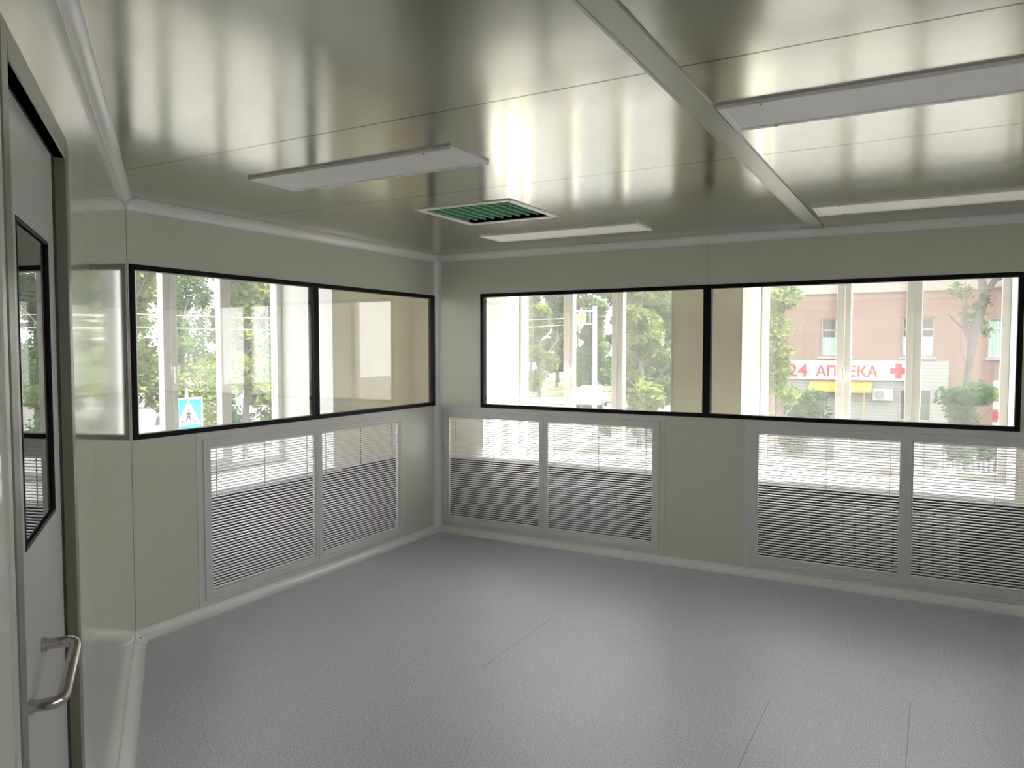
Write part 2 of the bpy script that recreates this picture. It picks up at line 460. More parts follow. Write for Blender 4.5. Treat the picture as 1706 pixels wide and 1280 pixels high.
# ------------------------------------------------------------ return air grilles
def grille(frame, G, flange, label, right_ext=0):
    u0, u1, z0, z1 = G
    t = thing('return_air_grille', frame, ((u0+u1)/2, 0, flange[2]), label, 'grille', 'return air grilles under the windows')
    f0, f1, fz0, fz1 = flange
    MB().ring(f0, f1, fz0, fz1, .045, -.003, .002, .001).build('flange', 'alu', t)
    MB().ring(u0-.012, u1+.012, z0-.01, z1+.01, .022, -.014, .03, .003).build('frame', 'alu', t)
    mid = (u0+u1)/2
    for (a, b) in ((u0+.008, mid-.004), (mid+.004, u1-.008)):
        leaf = MB().ring(a, b, z0+.010, z1-.010, .027, -.011, .022, .003).build('leaf', 'alu', t)
        ia, ib, iz0, iz1 = a+.027, b-.027, z0+.037, z1-.037
        MB().ring(ia-.001, ib+.001, iz0-.001, iz1+.001, .009, -.008, .012, .002).build('leaf_bead', 'alu', t, under=leaf)
        n = 50; p = (iz1-iz0-.012)/n
        mb = MB()
        for i in range(n):
            z = iz0+.007+p*(i+.5)
            mb.box(ia+.006, ib-.006, -.003, .009, z-.0028, z+.0028)
        o = mb.build('louver_slats', 'slat', t, under=leaf)
        mb = MB()
        for q in (.07, .5, .93):
            x = ia+(ib-ia)*q
            MB().box(x-.0013, x+.0013, .0095, .016, iz0-.005, iz1+.005).build('stiffener_bar', 'acd', t, under=leaf)
        for q in (.1, .88):
            x = ia+(ib-ia)*q
            MB().tube([(x, -.007, iz1+.004), (x, -.0095, iz1+.004)], .004, 8).build('screw', 'screw', t, under=leaf)

    MB().box(mid-.006, mid+.006, -.0125, .02, z0+.012, z1-.012).build('mullion', 'alu', t)
    return t
grille(FA, GA, (2.93, 4.925, .057, 1.098), 'white double-leaf louvered grille in the left wall, right of the corner bead')
grille(FB, GB, (-3.738, -1.735, .057, 1.098), 'white double-leaf louvered grille nearest the far corner, radiator behind it')
grille(FB, GC, (-1.15, .87, .057, 1.098), 'white double-leaf louvered grille under the right part of the long window')

# ------------------------------------------------------------ ceiling lights and vent
def ceiling_light(x0, x1, y0, y1, label, zb=.013):
    t = thing('ceiling_light', FW, ((x0+x1)/2, (y0+y1)/2, H), label, 'ceiling light', 'unlit flat ceiling lights')
    # frame ring lying flat : use mapping (x, y, z) -> build a ring in xz then rotate
    mb = MB(); tmp = MB(); tmp.ring(x0, x1, y0, y1, .022, -(zb), 0, .002)
    mb.v = [(x, z, H + y) for x, y, z in tmp.v]; mb.f = tmp.f; mb.smooth = tmp.smooth
    mb.build('light_frame', 'lframe', t)
    MB().box(x0+.02, x1-.02, y0+.02, y1-.02, H-zb+.003, H-.001).build('diffuser', 'diff', t)
    mb = MB()
    for fx in (.12, .88):
        for yy in (y0+.011, y1-.011):
            x = x0+(x1-x0)*fx; MB().tube([(x, yy, H-zb+.001), (x, yy, H-zb-.002)], .004, 8).build('screw', 'screw', t)
ceiling_light(-2.81, -1.675, 2.485, 2.78, 'flat white ceiling light nearest the door, left of the green filter vent')
ceiling_light(-2.82, -1.66, 4.55, 4.85, 'flat white ceiling light between the green filter vent and the back wall')
ceiling_light(-.645, .52, 2.515, 2.805, 'large looking flat white ceiling light at upper right, right of the ceiling strip')
ceiling_light(-.622, .54, 4.53, 4.83, 'flat white ceiling light at the right, close to the back wall')
t = thing('ceiling_vent', FW, ((V[0]+V[1])/2, (V[2]+V[3])/2, H), 'square ceiling vent with a green pleated filter in a white flange', 'vent')
mb = MB(); tmp = MB(); tmp.ring(-2.625, -1.99, 3.52, 4.13, .042, -.006, .0, .002)
mb.v = [(x, z, H + y) for x, y, z in tmp.v]; mb.f = tmp.f; mb.smooth = tmp.smooth
mb.build('flange', 'lframe', t)
mb = MB()
for a in ((V[0]-.01, V[0], V[2]-.01, V[3]+.01), (V[1], V[1]+.01, V[2]-.01, V[3]+.01), (V[0], V[1], V[2]-.01, V[2]), (V[0], V[1], V[3], V[3]+.01)): mb.box(a[0], a[1], a[2], a[3], H+.001, H+.25)
mb.box(V[0]-.01, V[1]+.01, V[2]-.01, V[3]+.01, H+.25, H+.26)
mb.build('duct_box', 'dark', t)
mb = MB(); n = 9; x0 = V[0]+.004; x1 = V[1]-.004; ya, yb = V[2]+.004, V[3]-.055
p = (x1-x0)/n; nn = 2*n
top, bot = H+.060, H+.006
for i in range(nn):
    xa = x0+p*i/2; xb = x0+p*(i+1)/2; za = bot if i % 2 == 0 else top; zb_ = top if i % 2 == 0 else bot
    b = len(mb.v)
    for (yy) in (ya, yb):
        mb.v += [(xa, yy, za), (xb, yy, zb_), (xb, yy, zb_+.004), (xa, yy, za+.004)]
    for q in ((0, 1, 5, 4), (3, 7, 6, 2), (0, 3, 2, 1), (4, 5, 6, 7)): mb.face([b+j for j in q])
fl_ = mb.build('pleated_filter', 'filt', t)
for i in range(n+1):
    xx = x0+p*i; MB().box(max(x0, xx-.0025), min(x1, xx+.0025), ya, yb, bot-.002, bot+.003).build('filter_ridge', 'ridge', t, under=fl_)
mb = MB()
for (x, y) in ((-2.608, 3.538), (-2.005, 3.538), (-2.005, 4.112), (-2.608, 4.112)): MB().tube([(x, y, H-.004), (x, y, H-.008)], .005, 8).build('screw', 'screw', t)

# ------------------------------------------------------------ door
t = thing('door_1', FC, (1.70, 0, 0), 'grey steel door with a glazed vision panel and a bent pull handle', 'door', kind='structure')
FT = 2.085
mb = MB()
for (a, b, z0, z1) in ((1.287, 1.335, 0, FT), (1.985, 2.04, 0, FT), (1.335, 1.985, 2.035, FT)):
    mb.bbox(a, b, -.003, WT, z0, z1, .0015)
mb.build('door_frame', 'frame', t)
MB().box(1.238, 1.264, -.004, 0, 0, FT+.01).build('frame_bead', 'door', t)
mb = MB(); mb.box(1.945, 1.986, .019, .045, 0, 2.036); mb.box(1.334, 1.342, .021, .045, 0, 2.036); mb.box(1.342, 1.945, .019, .045, 2.030, 2.036)
mb.build('gasket', 'gasket', t)
mb = MB(); wall_with_holes(mb, 1.342, 1.945, .008, 2.030, [(1.505, 1.852, 1.262, 1.825)], .020, .05)
leaf = mb.build('door_leaf', 'door', t)
MB().ring(1.500, 1.857, 1.257, 1.830, .007, .0185, .05, .001).build('vision_frame', 'black', t)
MB().box(1.51, 1.847, .024, .028, 1.267, 1.82).build('vision_pane', 'doorglass', t)
MB().box(1.49, 1.87, .051, .055, 1.24, 1.85).build('dark_room_sheet', 'dark', t)  # black sheet standing in for the unlit room behind the glass
hm = MB()
u_, l_ = Vector((1.635, .020, 1.047)), Vector((1.485, .020, .993))
def arc(p0, p1, p2, n=6):
    return [(1-t_)**2*p0+2*t_*(1-t_)*p1+t_*t_*p2 for t_ in [i/n for i in range(n+1)]]
ue, le = u_+Vector((0, -.058, 0)), l_+Vector((0, -.050, 0))
dd = (le-ue).normalized()
pts = [u_, u_+Vector((0, -.034, 0))] + arc(u_+Vector((0, -.036, 0)), ue, ue+dd*.022) + arc(le-dd*.022, le, le+Vector((0, .026, 0))) + [l_]
hm.tube(pts, .0105, 20)
h = hm.build('pull_handle', 'steel', t)
for p_ in (u_, l_): MB().tube([p_, p_+Vector((0, -.008, 0))], .0135, 20).build('handle_flange', 'steel', t, under=h)

# ------------------------------------------------------------ outer masonry of the old building
XP, XW = -4.386, -5.00
YP, YW = 5.846, 6.58
SILL, HEAD, TOPZ = .615, 2.95, 3.15
FPA = fr((XP, 0, 0), (0, 1, 0)); FPB = fr((0, YP, 0), (1, 0, 0)); FPD = fr((3.45, 0, 0), (0, -1, 0))
def outer_wall(frame, u0, u1, wins, depth, nm, label, u0e=None, u1e=None):
    # inner face at local y 0, outer at depth
    mb = MB()
    holes = [(a-.014, b+.014, SILL-.03, HEAD+.014) for a, b in wins]
    wall_with_holes(mb, u0, u1, -.0, TOPZ, holes, 0, depth+.12)
    struct(mb.build(nm, 'plaster', frame=frame), label, 'wall')
def outer_window(frame, a, b, m1, m2, depth, label, handle_at=0):
    wn[0] += 1
    t = thing('window_%d' % wn[0], frame, ((a+b)/2, depth, SILL), label, 'window', kind='structure')
    mb = MB()
    mb.ring(a, b, SILL, HEAD, .055, depth-.035, depth+.035, .004)
    for m in (m1, m2): mb.bbox(m-.03, m+.03, depth-.032, depth+.033, SILL+.05, HEAD-.05, .003)
    mb.build('window_frame', 'pvc', t)
    e = [a+.055, m1-.03, m1+.03, m2-.03, m2+.03, b-.055]
    for i in (0, 2, 4):
        if i == 2:
            MB().ring(e[i]-.002, e[i+1]+.002, SILL+.052, HEAD-.052, .05, depth-.045, depth+.02, .004).build('sash', 'pvc', t)
            MB().box(e[i]+.045, e[i+1]-.045, depth-.012, depth+.006, SILL+.1, HEAD-.1).build('pane', 'glass2', t)
        else: MB().box(e[i]-.003, e[i+1]+.003, depth-.006, depth+.006, SILL+.05, HEAD-.05).build('pane', 'glass2', t)
    hx = m1+.028
    mb = MB(); mb.bbox(hx-.013, hx+.013, depth-.055, depth-.045, 1.42, 1.49, .003)
    mb.tube([(hx, depth-.05, 1.455), (hx, depth-.085, 1.455)], .008, 8)
    mb.bbox(hx-.010, hx+.010, depth-.095, depth-.08, 1.34, 1.465, .004)
    mb.build('window_handle', 'plastic', t)
    # deep reveal lining and sill
    mb = MB()
    mb.box(a-.012, a, -.002, depth-.03, SILL, HEAD); mb.box(b, b+.012, -.002, depth-.03, SILL, HEAD); mb.box(a, b, -.002, depth-.03, HEAD, HEAD+.012)
    mb.build('window_reveal', 'reveal', t)
    MB().box(a-.05, b+.05, -.05, depth-.03, SILL-.035, SILL).build('window_sill', 'sill', t)
    return t
dA, dB = XP-XW, YW-YP
outer_wall(FPA, 0.9, YP, [(2.98, 4.74)], dA, 'wall_outer_left', 'cream plastered outer masonry wall behind the left window')
outer_window(FPA, 2.98, 4.74, 3.615, 4.165, dA, 'white three-pane street window with the crossing sign outside')
outer_wall(FPB, XP-dA-.12, XD+.05, [(-3.59, -1.832), (-1.28, .475), (1.03, 2.78)], dB, 'wall_outer_back', 'cream plastered outer masonry wall behind the long window')
outer_window(FPB, -3.59, -1.832, -3.086, -2.537, dB, 'white street window with the pole and green trees outside, left of the pier')
outer_window(FPB, -1.28, .475, -.663, -.12, dB, 'white street window facing the pharmacy sign, right of the pier')
outer_window(FPB, 1.03, 2.78, 1.65, 2.2, dB, 'white street window out of frame to the right')
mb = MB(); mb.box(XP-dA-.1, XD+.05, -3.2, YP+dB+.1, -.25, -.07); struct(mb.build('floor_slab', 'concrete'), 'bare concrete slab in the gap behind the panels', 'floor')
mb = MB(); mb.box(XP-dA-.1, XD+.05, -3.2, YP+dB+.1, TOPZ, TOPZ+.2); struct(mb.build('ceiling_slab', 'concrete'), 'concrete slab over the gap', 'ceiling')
struct(MB().box(XD+.06, XD+1.8, -3.2, YP+dB+.1, 2.5, 2.62).build('trim_24', 'concrete'), 'unseen slab added over the right wall windows to limit the sun', 'trim')  # added out of view, holds sun back from the right wall window
# near-black parapet strips, the shade of the gap put into their colour
struct(MB().box(XP, -1.56, -.012, 0, -.06, SILL-.036).build('trim_21', 'outerlow', frame=FPB), 'parapet strip painted near-black for shade under the window left of the pier', 'trim')
struct(MB().box(-1.55, XD, -.012, 0, -.06, SILL-.036).build('trim_22', 'outerlow', frame=FPB), 'parapet strip painted near-black for shade under the window right of the pier', 'trim')

struct(MB().box(1.0, YP, -.012, 0, -.06, SILL-.036).build('trim_23', 'outerlow', frame=FPA), 'parapet strip painted near-black for shade behind the left grille', 'trim')
# cast iron radiators in the gap, seen through the slats
def radiator(frame, u0, n, label):
    t = thing('radiator', frame, (u0+n*.04, -.13, -.05), label, 'radiator', 'ribbed radiators behind the grilles')
    mb = MB()
    for i in range(n):
        x = u0+.04+.08*i
        mb.bbox(x-.030, x+.030, -.175, -.085, -.0, .50, .012)
        mb.box(x-.036, x+.036, -.16, -.10, .02, .07); mb.box(x-.036, x+.036, -.16, -.10, .43, .48)
    mb.build('radiator_ribs', 'radiator', t)
    mb = MB(); mb.tube([(u0-.15, -.13, .045), (u0+.01, -.13, .045)], .013, 10); mb.tube([(u0-.15, -.13, .455), (u0+.01, -.13, .455)], .013, 10)
    mb.tube([(u0-.15, -.13, -.06), (u0-.15, -.13, .47)], .013, 10)
    mb.build('radiator_pipe', 'radiator', t)
    for q in (.05, .08*n-.09): MB().box(u0+q, u0+q+.04, -.15, -.11, -.07, .0).build('radiator_foot', 'radiator', t)
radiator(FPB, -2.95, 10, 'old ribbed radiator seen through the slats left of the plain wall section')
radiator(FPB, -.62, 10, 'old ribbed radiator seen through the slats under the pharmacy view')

# ------------------------------------------------------------ outside
GZ = -2.4
struct(MB().box(-110, 60, 7.4, 140, GZ-.2, GZ).build('ground_street', 'asphalt'), 'pale street and paving outside', 'ground')
struct(MB().box(-110, -5.4, -60, 7.4, GZ-.2, GZ).build('ground_side_street', 'asphalt'), 'side street outside the left window', 'ground')
struct(MB().box(-14, 30, 29, 31.9, GZ, GZ+.12).build('ground_pavement', 'pave'), 'pale pavement in front of the pharmacy', 'ground')
struct(MB().box(5.3, 40, -60, 7.4, GZ-.2, GZ).build('ground_yard', 'pave'), 'yard right of the building', 'ground')
struct(MB().box(-70, -14, 51, 95, GZ, GZ+.08).build('ground_lawn', 'grass'), 'lawn under the trees', 'ground')

# pharmacy building
t = thing('pharmacy_building', FW, (0, 32, GZ), 'rose rendered building with white siding on its ground floor', 'building')
def W(root, mb, nm, m): return mb.build(nm, m, root)
FY = 32.0
wins = [(-3.97, -2.85, 1.27, 2.77), (-1.12, -.02, 1.27, 2.77), (1.66, 2.75, 1.27, 2.70), (4.4, 5.5, 1.27, 2.70)]
mb = MB(); wall_with_holes(mb, -6.0, 16, GZ, 7.5, wins, FY, FY+.4); tmp = mb
mb.box(-6.0, -5.6, FY+.4, FY+10, GZ, 7.5)
W(t, mb, 'facade', 'pink')
W(t, MB().box(-6.05, 16, FY-.09, FY, 3.72, 3.86).box(-6.1, 16, FY-.06, FY, 3.86, 4.25), 'cornice', 'palepink')
W(t, MB().box(-6.05, 16.05, FY-.05, FY+10, 7.5, 7.8), 'roof', 'hroof')
for i, (a, b, c, d) in enumerate(wins):
    f = W(t, MB().ring(a, b, c, d, .07, FY+.12, FY+.2, .01).box((a+b)/2-.03, (a+b)/2+.03, FY+.13, FY+.19, c, d).box(a, b, FY+.13, FY+.19, c+1.0, c+1.06), 'window', 'wframe' if i < 2 else 'signwhite')
    g = MB().box(a, b, FY+.2, FY+.22, c, d).build('window_glass', 'wdark', t)
    cu = MB()
    for s_ in range(10):
        xx = a+.06+(b-a-.12)*s_/10; cu.box(xx, xx+(b-a-.12)/10*.9, FY+.195+.002*(s_ % 2), FY+.199, c+.05, c+(.75 if i < 2 else 1.3))
    cu.build('curtain', 'curtw' if i % 2 else 'curtain', t)
    W(t, MB().box(a-.08, b+.08, FY-.1, FY+.1, c-.1, c), 'windowsill', 'wframe')
W(t, MB().box(-5.2, .46, FY-.06, FY, GZ+.1, 1.12), 'siding', 'siding')
for a, b, c, d in ((-1.15, -.06, -1.15, .06), (-5.0, -4.3, -2.2, -.1)):
    W(t, MB().ring(a, b, c, d, .06, FY-.1, FY-.03, .01), 'shop_window', 'wframe')
    W(t, MB().box(a+.06, b-.06, FY-.075, FY-.065, c+.06, d-.06), 'shop_glass', 'wdark')
# sign board with lettering
s = thing('pharmacy_sign', FW, (-3, FY-.3, .4), 'long white pharmacy sign with red lettering and a red cross', 'sign')
MB().box(-5.25, -.62, FY-.26, FY-.061, .36, 1.12).build('board', 'signwhite', s)
MB().ring(-5.25, -.62, .36, 1.12, .03, FY-.27, FY-.2, .004).build('border', 'ac', s)
def text3d(txt, x, y, z, size, m, root, nm, xs=1.0, width=None):
    cu = bpy.data.curves.new(nm, 'FONT'); cu.body = txt; cu.size = size; cu.extrude = .012; cu.offset = .014*size
    to = bpy.data.objects.new(nm, cu); COL.objects.link(to)
    bpy.context.view_layer.update()
    me = bpy.data.meshes.new_from_object(to.evaluated_get(bpy.context.evaluated_depsgraph_get()))
    bpy.data.objects.remove(to)
    xs_ = [v.co.x for v in me.vertices]; k_ = width/(max(xs_)-min(xs_)) if width else 1
    O = Vector(root['_org'])
    for v in me.vertices:
        v.co = Vector((x+(v.co.x-min(xs_))*k_, y-v.co.z, z+v.co.y)) - O
    me.materials.clear(); me.materials.append(M[m])
    o = bpy.data.objects.new(nm, me); COL.objects.link(o); o.parent = root
    return o
text3d('24', -5.13, FY-.28, .47, .70, 'signred', s, 'numerals', width=.74)
text3d('АПТЕКА', -4.08, FY-.28, .50, .58, 'signred', s, 'lettering', width=2.2)
mb = MB(); cp = [(-.11, -.28), (.11, -.28), (.11, -.11), (.28, -.11), (.28, .11), (.11, .11), (.11, .28), (-.11, .28), (-.11, .11), (-.28, .11), (-.28, -.11), (-.11, -.11)]
mb.v += [(-1.18+x, FY-.29, .74+z) for x, z in cp] + [(-1.18+x, FY-.262, .74+z) for x, z in cp]
for i in range(12): mb.face([i, (i+1) % 12, 12+(i+1) % 12, 12+i])
mb.face(list(range(12))[::-1]); mb.face(list(range(12, 24))); mb.build('red_cross', 'signred', s)
mb = MB(); b = 0
a_ = thing('awning', FW, (-3.1, FY, .3), 'yellow awning strip under the pharmacy sign', 'awning')
mb.v += [(-4.3, FY-.105, .33), (-2.05, FY-.105, .33), (-2.05, FY-.7, -.02), (-4.3, FY-.7, -.02), (-4.3, FY-.105, .29), (-2.05, FY-.105, .29), (-2.05, FY-.7, -.10), (-4.3, FY-.7, -.10)]
for q in ((0, 1, 2, 3), (4, 7, 6, 5), (0, 4, 5, 1), (1, 5, 6, 2), (2, 6, 7, 3), (3, 7, 4, 0)): mb.face(list(q))
mb.build('canopy', 'awn', a_)
for q in (-2.3, -4.25): MB().tube([(q, FY-.65, -.06), (q, FY-.65, GZ+.1)], .03, 8).build('awning_post', 'awn', a_)
a_ = thing('air_conditioner', FW, (-1.69, FY, -.42), 'white wall-mounted air conditioner unit with a round fan', 'air conditioner')
MB().bbox(-2.04, -1.34, FY-.42, FY-.12, -.40, .06, .02).build('casing', 'ac', a_)
mb = MB(); cx_ = -1.80
for rr in (.17, .13, .09, .05):
    pts = [(cx_+rr*math.cos(q*math.pi/12), FY-.43, -.17+rr*math.sin(q*math.pi/12)) for q in range(25)]
    mb.tube(pts, .008, 6, False)
for q in range(6):
    an = q*math.pi/3; mb.tube([(cx_, FY-.43, -.17), (cx_+.17*math.cos(an), FY-.43, -.17+.17*math.sin(an))], .007, 6)
mb.build('fan_grille', 'ac', a_)
mb = MB(); mb.tube([(cx_, FY-.425, -.17), (cx_, FY-.415, -.17)], .175, 24); mb.build('fan_opening', 'acd', a_)
for q in (-1.95, -1.48): MB().box(q, q+.05, FY-.4, FY-.105, -.44, -.40).build('bracket', 'acd', a_)

# trees
def crown_mesh(name, blobs, nleaf, size, seed, m):
    rnd = random.Random(seed); v = []; f = []
    tot = sum(b[3]**2 for b in blobs)
    for bx, by, bz, br in blobs:
        for _ in range(int(nleaf*br*br/tot)):
            while True:
                d = Vector((rnd.gauss(0, 1), rnd.gauss(0, 1), rnd.gauss(0, 1)))
                if d.length > .1: break
            d.normalize(); rr = br*(rnd.random()**.4)
            c = Vector((bx, by, bz)) + Vector((d.x*rr, d.y*rr, d.z*rr*.8))
            a = Vector((rnd.gauss(0, 1), rnd.gauss(0, 1), rnd.gauss(0, .6))).normalized()
            q = a.cross(Vector((rnd.gauss(0, 1), rnd.gauss(0, 1), rnd.gauss(0, 1)))).normalized()
            s_ = size*rnd.uniform(.6, 1.3); b = len(v)
            v += [tuple(c-a*s_), tuple(c+q*s_*.45), tuple(c+a*s_), tuple(c-q*s_*.45)]
            f.append([b, b+1, b+2, b+3])
    me = bpy.data.meshes.new(name); me.from_pydata(v, [], f); me.update(); me.materials.append(M[m]); return me
def blobs_for(seed, h, r, n=26, low=.35):
    rnd = random.Random(seed); out = []
    for i in range(n):
        a = rnd.uniform(0, 6.28); t_ = rnd.random(); z = h*(low+(1-low)*t_)
        rad = r*math.sin(math.pi*min(1, .15+.85*(1-abs(t_-.4))))*rnd.uniform(.2, 1)
        out.append((rad*math.cos(a), rad*math.sin(a), z, r*rnd.uniform(.28, .5)))
    return out
def trunk_mesh(seed, h, r0, lean=(0, 0), nb=7, spread=.35):
    rnd = random.Random(seed); mb = MB()
    pts = []; x = y = 0
    for i in range(7):
        t_ = i/6; pts.append((lean[0]*t_*h+rnd.uniform(-.05, .05)*h*.1, lean[1]*t_*h+rnd.uniform(-.05, .05)*h*.1, h*.8*t_))
    mb.tube(pts, [r0*(1-.8*i/6) for i in range(7)], 8)
    for i in range(nb):
        t_ = rnd.uniform(.35, .9); k_ = int(t_*6); p = Vector(pts[k_]); a = rnd.uniform(0, 6.28); ln = h*spread*rnd.uniform(.6, 1.1)
        e = p+Vector((math.cos(a)*ln*.7, math.sin(a)*ln*.7, ln*.6)); mid_ = (p+e)/2+Vector((0, 0, -ln*.06))
        mb.tube([p, mid_, e], [r0*.4*(1-.5*t_), r0*.25*(1-.5*t_), r0*.08], 6)
    return mb
VAR = {}
def tree(x, y, h, r, variant, label, leafm='leafA', n=6000, size=.16, low=.3, r0=.16, rz=0, cat='tree', group='trees along the streets', nm='tree'):
    t = thing(nm, FW, (x, y, GZ), label, cat, group)
    t.rotation_euler = (0, 0, rz)
    key = (variant, round(h, 1), round(r, 1), leafm, n)
    if key not in VAR: VAR[key] = (crown_mesh('crown', blobs_for(variant, h, r, low=low), n, size, variant, leafm), trunk_mesh(variant, h, r0))
    cm, tb = VAR[key]
    o = bpy.data.objects.new('foliage', cm); COL.objects.link(o); o.parent = t
    t['_org'] = (0, 0, 0); tb.build('trunk', 'bark', t)
    return t
def pos(px, depth):
    # bearing of a sight line, used only to choose where on the street a tree stands
    a = math.radians(29.35) - math.atan((px-853)/1252); dd_ = depth/math.cos(a-math.radians(29.35))
    return -math.sin(a)*dd_, math.cos(a)*dd_
# seen through the window left of the pier
rows = [
    (-44, 76, 15.5, 2.3, 1, 'leafA', 'tree of the staggered row in front of the horizon trees, leftmost of four'),
    (-36.8, 76, 15.5, 2.3, 2, 'leafA', 'tree of the staggered row in front of the horizon trees, second from left of four'),
    (-29.6, 76, 15.5, 2.3, 3, 'leafA', 'tree of the staggered row in front of the horizon trees, second from right of four'),
    (-22.4, 76, 15.5, 2.3, 1, 'leafA', 'tree of the staggered row in front of the horizon trees, rightmost of four'),
    (-27.3, 53, 11.5, 1.9, 1, 'leafB', 'bright green tree just right of the sunlit window reveal'),
    (-22.8, 53, 11.0, 1.9, 2, 'leafA', 'green tree right above the low white road barrier'),
    (-17.0, 53.5, 11.8, 1.9, 3, 'leafC', 'dark green tree behind the parked cars'),
    (-31.5, 59.5, 13, 2.0, 2, 'leafA', 'far green tree left of the street pole'),
    (-25.5, 60, 12.5, 2.0, 3, 'leafB', 'far light green tree directly behind the street pole'),
    (-19.5, 60.5, 13.5, 2.0, 1, 'leafA', 'far green tree right of the street pole'),
    (-32.6, 67, 14.5, 2.2, 3, 'leafC', 'farthest dark tree at the left of the pole window'),
    (-25.6, 68, 14.5, 2.2, 1, 'leafA', 'farthest tree behind the street pole'),
    (-18.8, 68, 15.0, 2.2, 2, 'leafC', 'farthest dark tree right of the street pole'),
    (-13.6, 39.5, 11.0, 1.9, 3, 'leafA', 'nearest dense green tree beside the right edge of the pole window'),
    (-9.6, 27.0, 8.6, 1.4, 1, 'leafB', 'tree standing left of the rose building, mostly behind the pier'),
]
for i_, x in enumerate((-54.5, -46, -38, -30, -22, -14, -6)):
    rows.append((x, 84, 19+i_ % 2*2, 2.6, 1+i_ % 3, 'leafC', ('tall horizon tree beyond the pole window, ' + ('leftmost', 'second from left', 'third from left', 'middle one', 'third from right', 'second from right', 'rightmost')[i_] + ' of seven')))
for x, y, h, r_, va, lm, lab in rows: tree(x, y, h, r_, va, lab, lm, n=9000, size=.22, low=.10, rz=x)
x, y = pos(1294, 22); tree(x, y, 6.4, .95, 11, 'slender light green tree covering the left end of the pharmacy sign', 'leafB', n=3000, size=.10, low=.28, r0=.05, rz=1)
x, y = pos(1340, 27); tree(x, y, 2.4, .95, 12, 'rounded green bush below the numerals of the pharmacy sign', 'leafA', n=3500, size=.09, low=.2, r0=.05, cat='bush', group='bushes along the streets', nm='bush')
x, y = pos(1612, 22.2); tree(x, y, 3.2, 1.0, 13, 'dark green bush around the foot of the forked tree', 'leafC', n=4500, size=.09, low=.2, r0=.05, cat='bush', group='bushes along the streets', nm='bush')
# forked tree right of the pharmacy
t = thing('forked_tree', FW, (1.0, 29.0, GZ), 'forked tree with a bare grey trunk in front of the rose facade', 'tree')
mb = MB()
mb.tube([(1.0, 29, GZ), (.96, 29, -.6), (.97, 29.0, .65), (1.03, 29.0, 1.3), (1.08, 29.0, 1.95), (1.18, 29.0, 2.5), (1.38, 29.0, 3.3), (1.25, 29.0, 3.9), (1.1, 29.1, 4.8), (1.0, 29.3, 6.2)], [.17, .15, .13, .12, .16, .15, .16, .11, .09, .04], 10)
mb.tube([(1.06, 29, 1.7), (.85, 29, 2.3), (.82, 29.0, 2.7), (.9, 29.1, 3.6)], [.09, .08, .07, .03], 8)
mb.tube([(.84, 29, 2.2), (.55, 28.9, 2.5), (.35, 28.9, 2.72)], [.05, .04, .02], 6)
mb.tube([(1.36, 29, 3.3), (1.7, 29.1, 3.9), (2.2, 29.2, 4.4)], [.11, .08, .04], 8)
mb.tube([(1.3, 29, 3.5), (1.9, 28.8, 3.55), (2.4, 28.8, 3.8)], [.05, .035, .02], 6)
mb.tube([(.96, 28.9, .9), (.75, 28.9, 1.5), (.72, 28.9, 2.2)], [.03, .02, .01], 6)
mb.build('trunk', 'bark', t)
cm = crown_mesh('foliage', [(.05, 0, 5.1, .45), (.3, 0, 5.55, .35), (-.3, .1, 5.9, .4), (.9, .1, 6.6, .6), (1.6, 0, 6.4, .7), (.2, 0, 7.4, 1.3), (1.2, .2, 7.9, 1.3), (-.8, .3, 8.2, 1.0), (.35, 0, 4.7, .25), (.5, .1, 4.5, .2)], 3200, .09, 5, 'leafA')
o = bpy.data.objects.new('foliage', cm); COL.objects.link(o); o.parent = t
# seen through the left window
specs = [
    (214, 25, 9.5, 1.9, 21, 'leafB', 'tall bright tree at the left edge of the left window'),
    (408, 25, 9.5, 1.3, 22, 'leafB', 'tree with a light trunk beside the bluish window jamb'),
    (296, 42, 9.5, 1.7, 23, 'leafA', 'tree with thin bare branches behind the crossing sign'),
    (475, 40, 10, 1.9, 21, 'leafA', 'tree hidden in part by the bluish window jamb'),
    (222, 51, 11, 2.1, 22, 'leafA', 'pale green tree left of the crossing sign'),
    (372, 50, 11, 2.1, 23, 'leafB', 'tree between the two halves of the left street window'),
    (305, 59, 12.5, 2.3, 21, 'leafC', 'dark tree far behind the side street'),
    (440, 57, 12.5, 2.3, 22, 'leafC', 'dark tree far away at the right part of the left street window'),
]
for i_, px in enumerate((130, 240, 340, 445, 545)):
    specs.append((px, 84, 18+i_ % 2*2, 3.2, 21+i_ % 3, 'leafA', ('tall horizon tree beyond the left window, ' + ('leftmost', 'second from left', 'middle one', 'second from right', 'rightmost')[i_] + ' of five')))
for px, d, h, r_, va, lm, lab in specs:
    x, y = pos(px, d); tree(x, y, h, r_, va, lab, lm, n=5000, size=.17, low=.22, rz=px*.7, r0=.14)
x, y = pos(338, 21.5); tree(x, y, 3.4, 1.0, 31, 'lime green bush above and behind the crossing sign', 'leafB', n=2200, size=.08, low=.4, r0=.04, cat='bush', group='bushes along the streets', nm='bush')
x, y = pos(378, 34); tree(x, y, 2.9, 1.2, 32, 'dark bush right of the crossing sign', 'leafC', n=3000, size=.09, low=.2, r0=.04, cat='bush', group='bushes along the streets', nm='bush')
x, y = pos(452, 31); tree(x, y, 3.3, 1.2, 32, 'green bush beside the bluish window jamb', 'leafA', n=3000, size=.09, low=.2, r0=.04, cat='bush', group='bushes along the streets', nm='bush')

